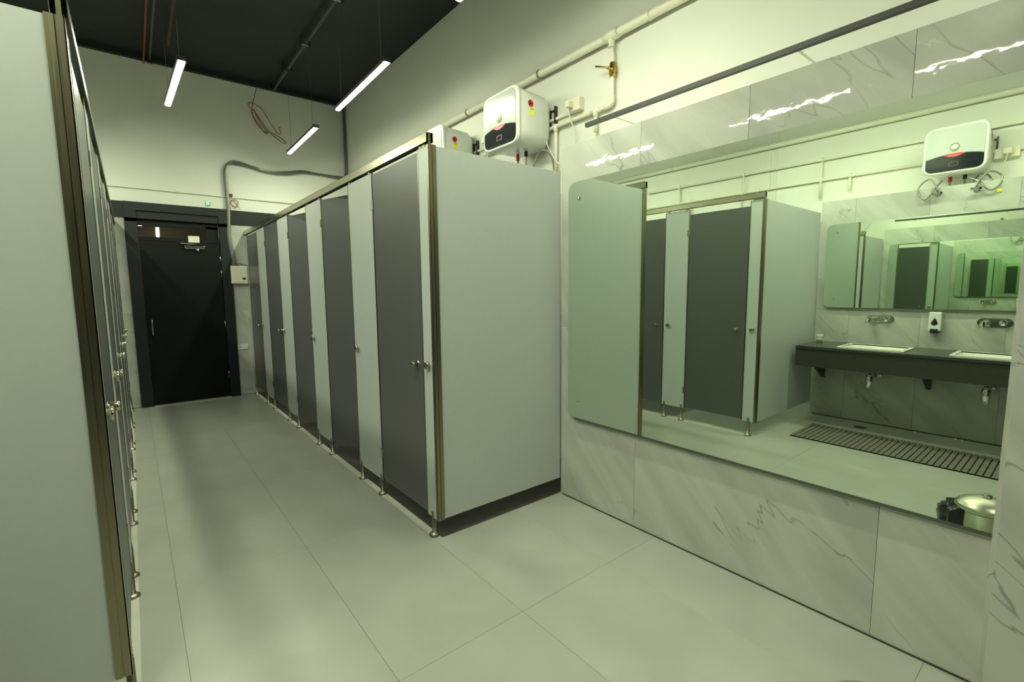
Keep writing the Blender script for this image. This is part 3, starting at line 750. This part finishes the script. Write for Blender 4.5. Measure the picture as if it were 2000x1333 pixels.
# bits of litter along the wall base
for k, (x_, y_) in enumerate([(-1.37, .98), (-1.38, .70), (-1.365, .655)]):
    q = MB(); q.box(-.012, .012, -.009, .009, 0, .008, bev=.003)
    for v in q.bm.verts: v.co += Vector((x_, y_, 0))
    tag(q.build('paper_scrap', M['ceramic'], None, 'centre'), ['tiny pale paper scrap by the wall foot, farthest of three', 'tiny pale paper scrap by the wall foot, middle of three', 'tiny pale paper scrap by the wall foot, nearest of three'][k], 'litter')
# slatted floor mat
t = thing('slatted_mat', (-.66, .9, 0), 'brown-grey slatted floor mat in front of the wash counter', 'mat')
MB().box(-.92, -.90, .02, 1.695, .001, .008).box(-.67, -.65, .02, 1.695, .001, .008).box(-.42, -.40, .02, 1.695, .001, .008).build('connector', M['mat_base'], t)
q = MB(); q.box(-.945, -.385, .015, 1.7, 0, .0012); q.build('underlay', M['mat_base'], t)
s0 = MB().box(-.28, .28, -.0162, .0162, 0, .006, bev=.002, seg=1).build('slat', M['slat'], t, origin=(0, 0, 0))
n = 43
for k in range(n):
    loc = Vector((-.665, 1.678-.0388*k, .008))
    if k == 0: s0.location = loc-world_loc(t)
    else: dup(s0, loc, t)
for k, (x_, y_) in enumerate([(.55, 1.30), (.60, 1.02)]):
    pass

# ---------------------------------------------------------------- pedal bin
bx_, by_ = 1.290, .246
t = thing('waste_bin', (bx_, by_, 0), 'steel waste bin with domed lid and black liner below the large mirror', 'bin')
R_ = .103
MB().lathe((bx_, by_, 0), [(0, .0), (R_-.012, 0), (R_-.008, .01), (R_-.008, .342), (R_-.012, .345), (R_-.014, .05), (0, .05)], 40).build('bucket', M['lid'], t)
MB().lathe((bx_, by_, .345), [(R_, 0), (R_+.004, .004), (R_+.004, .016), (R_, .022), (R_*.85, .036), (R_*.55, .050), (R_*.25, .057), (0, .059)], 40).build('lid', M['lid'], t)
MB().lathe((bx_, by_, .404), [(0, .014), (.012, .013), (.018, .007), (.016, 0), (.010, -.002)], 20).build('lid_knob', M['chrome'], t)
q = MB(); rings = []
NB = 56
for (r0, z0) in [(R_-.013, .345), (R_-.010, .343), (R_-.012, .315), (R_-.012, .27), (R_-.014, .20)]:
    ring = []
    for k in range(NB):
        a = 2*PI*k/NB
        g = max(0, math.cos(a-2.15))**1.5
        cr = .006*math.sin(a*9+z0*40)+.004*math.sin(a*17+1)
        bulge = g*.085*(1 if z0 < .32 else .15)
        r = r0 + bulge + cr*(g*2.0)*(0 if z0 > .344 else 1)
        ring.append(q.bm.verts.new((bx_+r*math.cos(a), by_+r*math.sin(a), z0 + .006*math.sin(a*7)*(z0 < .3))))
    rings.append(ring)
for a, b in zip(rings, rings[1:]):
    for k in range(NB): q.bm.faces.new((a[k], a[(k+1) % NB], b[(k+1) % NB], b[k]))
q.build('bin_liner', M['bag'], t)

# ---------------------------------------------------------------- far wall services
pts = [(2.606, 7.09, ZC-.051), (2.606, 7.09, 3.20), (2.60, 7.09, 3.10), (2.56, 7.085, 3.035), (2.45, 7.08, 3.02), (2.20, 7.08, 3.03), (1.98, 7.08, 3.035), (1.78, 7.08, 2.985), (1.55, 7.08, 2.965), (1.37, 7.08, 3.0), (1.20, 7.08, 3.03), (1.10, 7.08, 3.01), (1.055, 7.08, 2.92), (1.05, 7.08, 2.75), (1.055, 7.08, 2.40), (1.04, 7.08, 2.10), (1.06, 7.075, 1.90), (1.085, 7.07, 1.72)]
t = thing('flexible_conduits', (1.6, 7.1, 3.0), 'pair of grey conduits snaking over the far wall down to the meter box', 'conduit')
for k in range(3):
    o_ = [(-.010, 0, -.012), (.012, .004, .010), (.0, -.008, .0)][k]
    P = [(p[0]+o_[0], p[1]+o_[1], p[2]+o_[2]+ (.008*math.sin(i*1.7+k*2) if 3 < i < 12 else 0)) for i, p in enumerate(pts)]
    MB().tube(spline(P, 6), [.013, .010, .006][k], 8).build('conduit', [M['grey_conduit'], M['steel_dk'], M['rubber_hose']][k], t)
t = thing('wall_pipe', (0, 7.11, 2.59), 'thin grey pipe running level across the far wall above the door', 'pipe')
MB().cyl((XL+.01, 7.113, 2.588), (XR-.01, 7.113, 2.588), .0085, 10).build('pipe', M['socket_plastic'], t)
MB().lathe((.532, 7.113, 2.588), [(.010, -.02), (.014, -.02), (.014, .02), (.010, .02)], 12, 'x').box(.522, .542, 7.113, YF, 2.580, 2.596).build('coupling', M['socket_plastic'], t)
t = thing('wire_coil', (1.127, 7.10, 2.51), 'small coil of tan wire hanging beside the conduit above the door frame', 'wire')
P = [(1.095, 7.10, 2.60)]
for k in range(61):
    a = PI*.6 + 2*PI*k/20; r = .044+.005*math.sin(k*.9); P.append((1.130+r*math.cos(a), 7.098+.0012*math.sin(k), 2.515+r*math.sin(a)))
P += [(1.17, 7.09, 2.47), (1.19, 7.09, 2.45)]
MB().tube(P, .004, 6).build('wire', M['tan_wire'], t)
MB().box(1.078, 1.115, 7.085, YF, 2.595, 2.630, bev=.006).build('clip', M['black_plastic'], t)
o = MB().box(.803, .875, YF-.002, YF, 2.447, 2.512).build('wall_sticker', M['ceramic'], None, 'centre')
tag(o, 'small white sticker with teal marks above the door frame', 'sticker')
MB().box(.807, .871, YF-.0026, YF-.002, 2.450, 2.470).box(.807, .820, YF-.0026, YF-.002, 2.47, 2.508).box(.858, .871, YF-.0026, YF-.002, 2.47, 2.508).build('sticker_print', M['teal'], o)
t = thing('meter_box', (1.12, YF, 1.48), 'ivory distribution box on the tiles right of the black door', 'electrical box')
MB().box(1.028, 1.218, YF-.075, YF-.012, 1.482, 1.712, bev=.004).build('box', M['socket_plastic'], t)
MB().box(1.040, 1.206, YF-.081, YF-.075, 1.494, 1.700, bev=.002).build('cover', M['socket_plastic'], t)
MB().box(1.155, 1.19, YF-.083, YF-.081, 1.535, 1.56).build('window', M['black_plastic'], t)
MB().tube(spline([(1.10, YF-.05, 1.715), (1.13, YF-.055, 1.735), (1.18, YF-.05, 1.728), (1.22, YF-.04, 1.722)], 5), .005, 6).build('cable_ends', M['black_plastic'], t)
t = thing('wall_socket', (1.11, YF, .645), 'white double wall socket low on the tiles right of the door', 'socket')
MB().box(1.046, 1.174, YF-.022, YF-.012, .612, .682, bev=.003).build('plate', M['white_plastic'], t)
q = MB()
for (a, b) in ((1.080, .660), (1.070, .640), (1.090, .640)): q.lathe((a, YF-.0221, b), [(0, -.0006), (.0045, -.0006), (.0045, 0)], 10, 'y')
q.build('socket_holes', M['black_plastic'], t)
MB().box(1.125, 1.155, YF-.026, YF-.022, .630, .664, bev=.001).build('switch', M['white_plastic'], t)

# ceiling services
t = thing('ceiling_conduit', (1.64, 5.6, 4.03), 'black conduit with brackets running along the ceiling', 'conduit')
MB().cyl((1.64, -2.4, 4.02), (1.665, 7.00, 4.02), .016, 12).build('conduit', M['grey_conduit'], t)
for yy in (7.0, 6.3, 5.55, 4.55, 3.2): MB().box(1.60, 1.71, yy-.015, yy+.015, 4.0, 4.01).box(1.60, 1.615, yy-.015, yy+.015, 4.0, ZC).box(1.695, 1.71, yy-.015, yy+.015, 4.0, ZC).build('bracket', M['lamp_body'] if yy > 6 else M['steel_dk'], t)
o = MB().cyl((.30, 2.0, 4.03), (.312, 7.09, 4.0), .009, 8).build('ceiling_rod', M['orange'], None, 'centre')
tag(o, 'thin orange conduit on the ceiling, leftmost of three', 'conduit')
t = thing('ceiling_rod', (.37, 5, 4.02), 'dark grey ceiling conduit with an end bracket, between orange and rusty ones', 'conduit')
MB().cyl((.36, 2.0, 4.03), (.367, 7.03, 4.02), .010, 8).build('conduit', M['grey_conduit'], t)
MB().box(.34, .40, 6.98, 7.03, 3.985, 4.0).box(.36, .38, 6.99, 7.02, 4.0, ZC).build('bracket', M['black_plastic'], t)
o = MB().cyl((.48, 2.0, 4.03), (.51, 6.50, 4.02), .014, 8).build('ceiling_rod', M['rust'], None, 'centre')
tag(o, 'rusty brown conduit on the ceiling, rightmost of three', 'conduit')
t = thing('hanging_wire', (1.45, 7.07, 3.9), 'tangled loop of reddish wire hanging down the far wall', 'wire')
def fp(px, py): return (1.474+(px-500)*.00628+(py-165)*.0006, 7.08, 4.061-(py-165)*.0062-(px-500)*.0014)
W = [(501, 165), (495, 185), (488, 205), (483, 222), (484, 236), (492, 250), (502, 262), (508, 257), (500, 244), (490, 228), (485, 222), (482, 230), (488, 248), (498, 258), (505, 261), (500, 250), (491, 234), (487, 222)]
W2 = [(487, 222), (479, 220), (478, 213), (484, 209), (492, 209), (502, 213), (510, 225), (518, 240), (528, 252), (534, 247), (531, 238), (535, 236)]
W3 = [(504, 258), (515, 256), (528, 258), (540, 264), (537, 268), (525, 264), (512, 258)]
for Wk in (W, W2, W3): MB().tube(spline([fp(*p) for p in Wk], 6), .0045, 6).build('wire', M['red_wire'], t)

# ---------------------------------------------------------------- groups of repeats
GR = {'linear_pendant_lamp': 'linear pendant lamps', 'water_heater': 'wall-mounted water heaters', 'wall_tap': 'taps over the wash counter', 'basin': 'basins in the wash counter',
      'bottle_trap': 'bottle traps under the wash counter', 'socket_box': 'socket boxes beside the water heaters', 'wall_mirror': 'frameless wall mirrors', 'toilet_cubicles': 'cubicle rows',
      'angle_valve': 'angle valves under the left heater', 'paper_scrap': 'paper scraps by the wall foot', 'water_main': 'water mains', 'cold_water_pipe': 'cold water pipes', 'ceiling_rod': 'ceiling conduits'}
for o in S.objects:
    k = o.name.split('.')[0]
    if o.parent is None and k in GR and 'label' in o: o['group'] = GR[k]
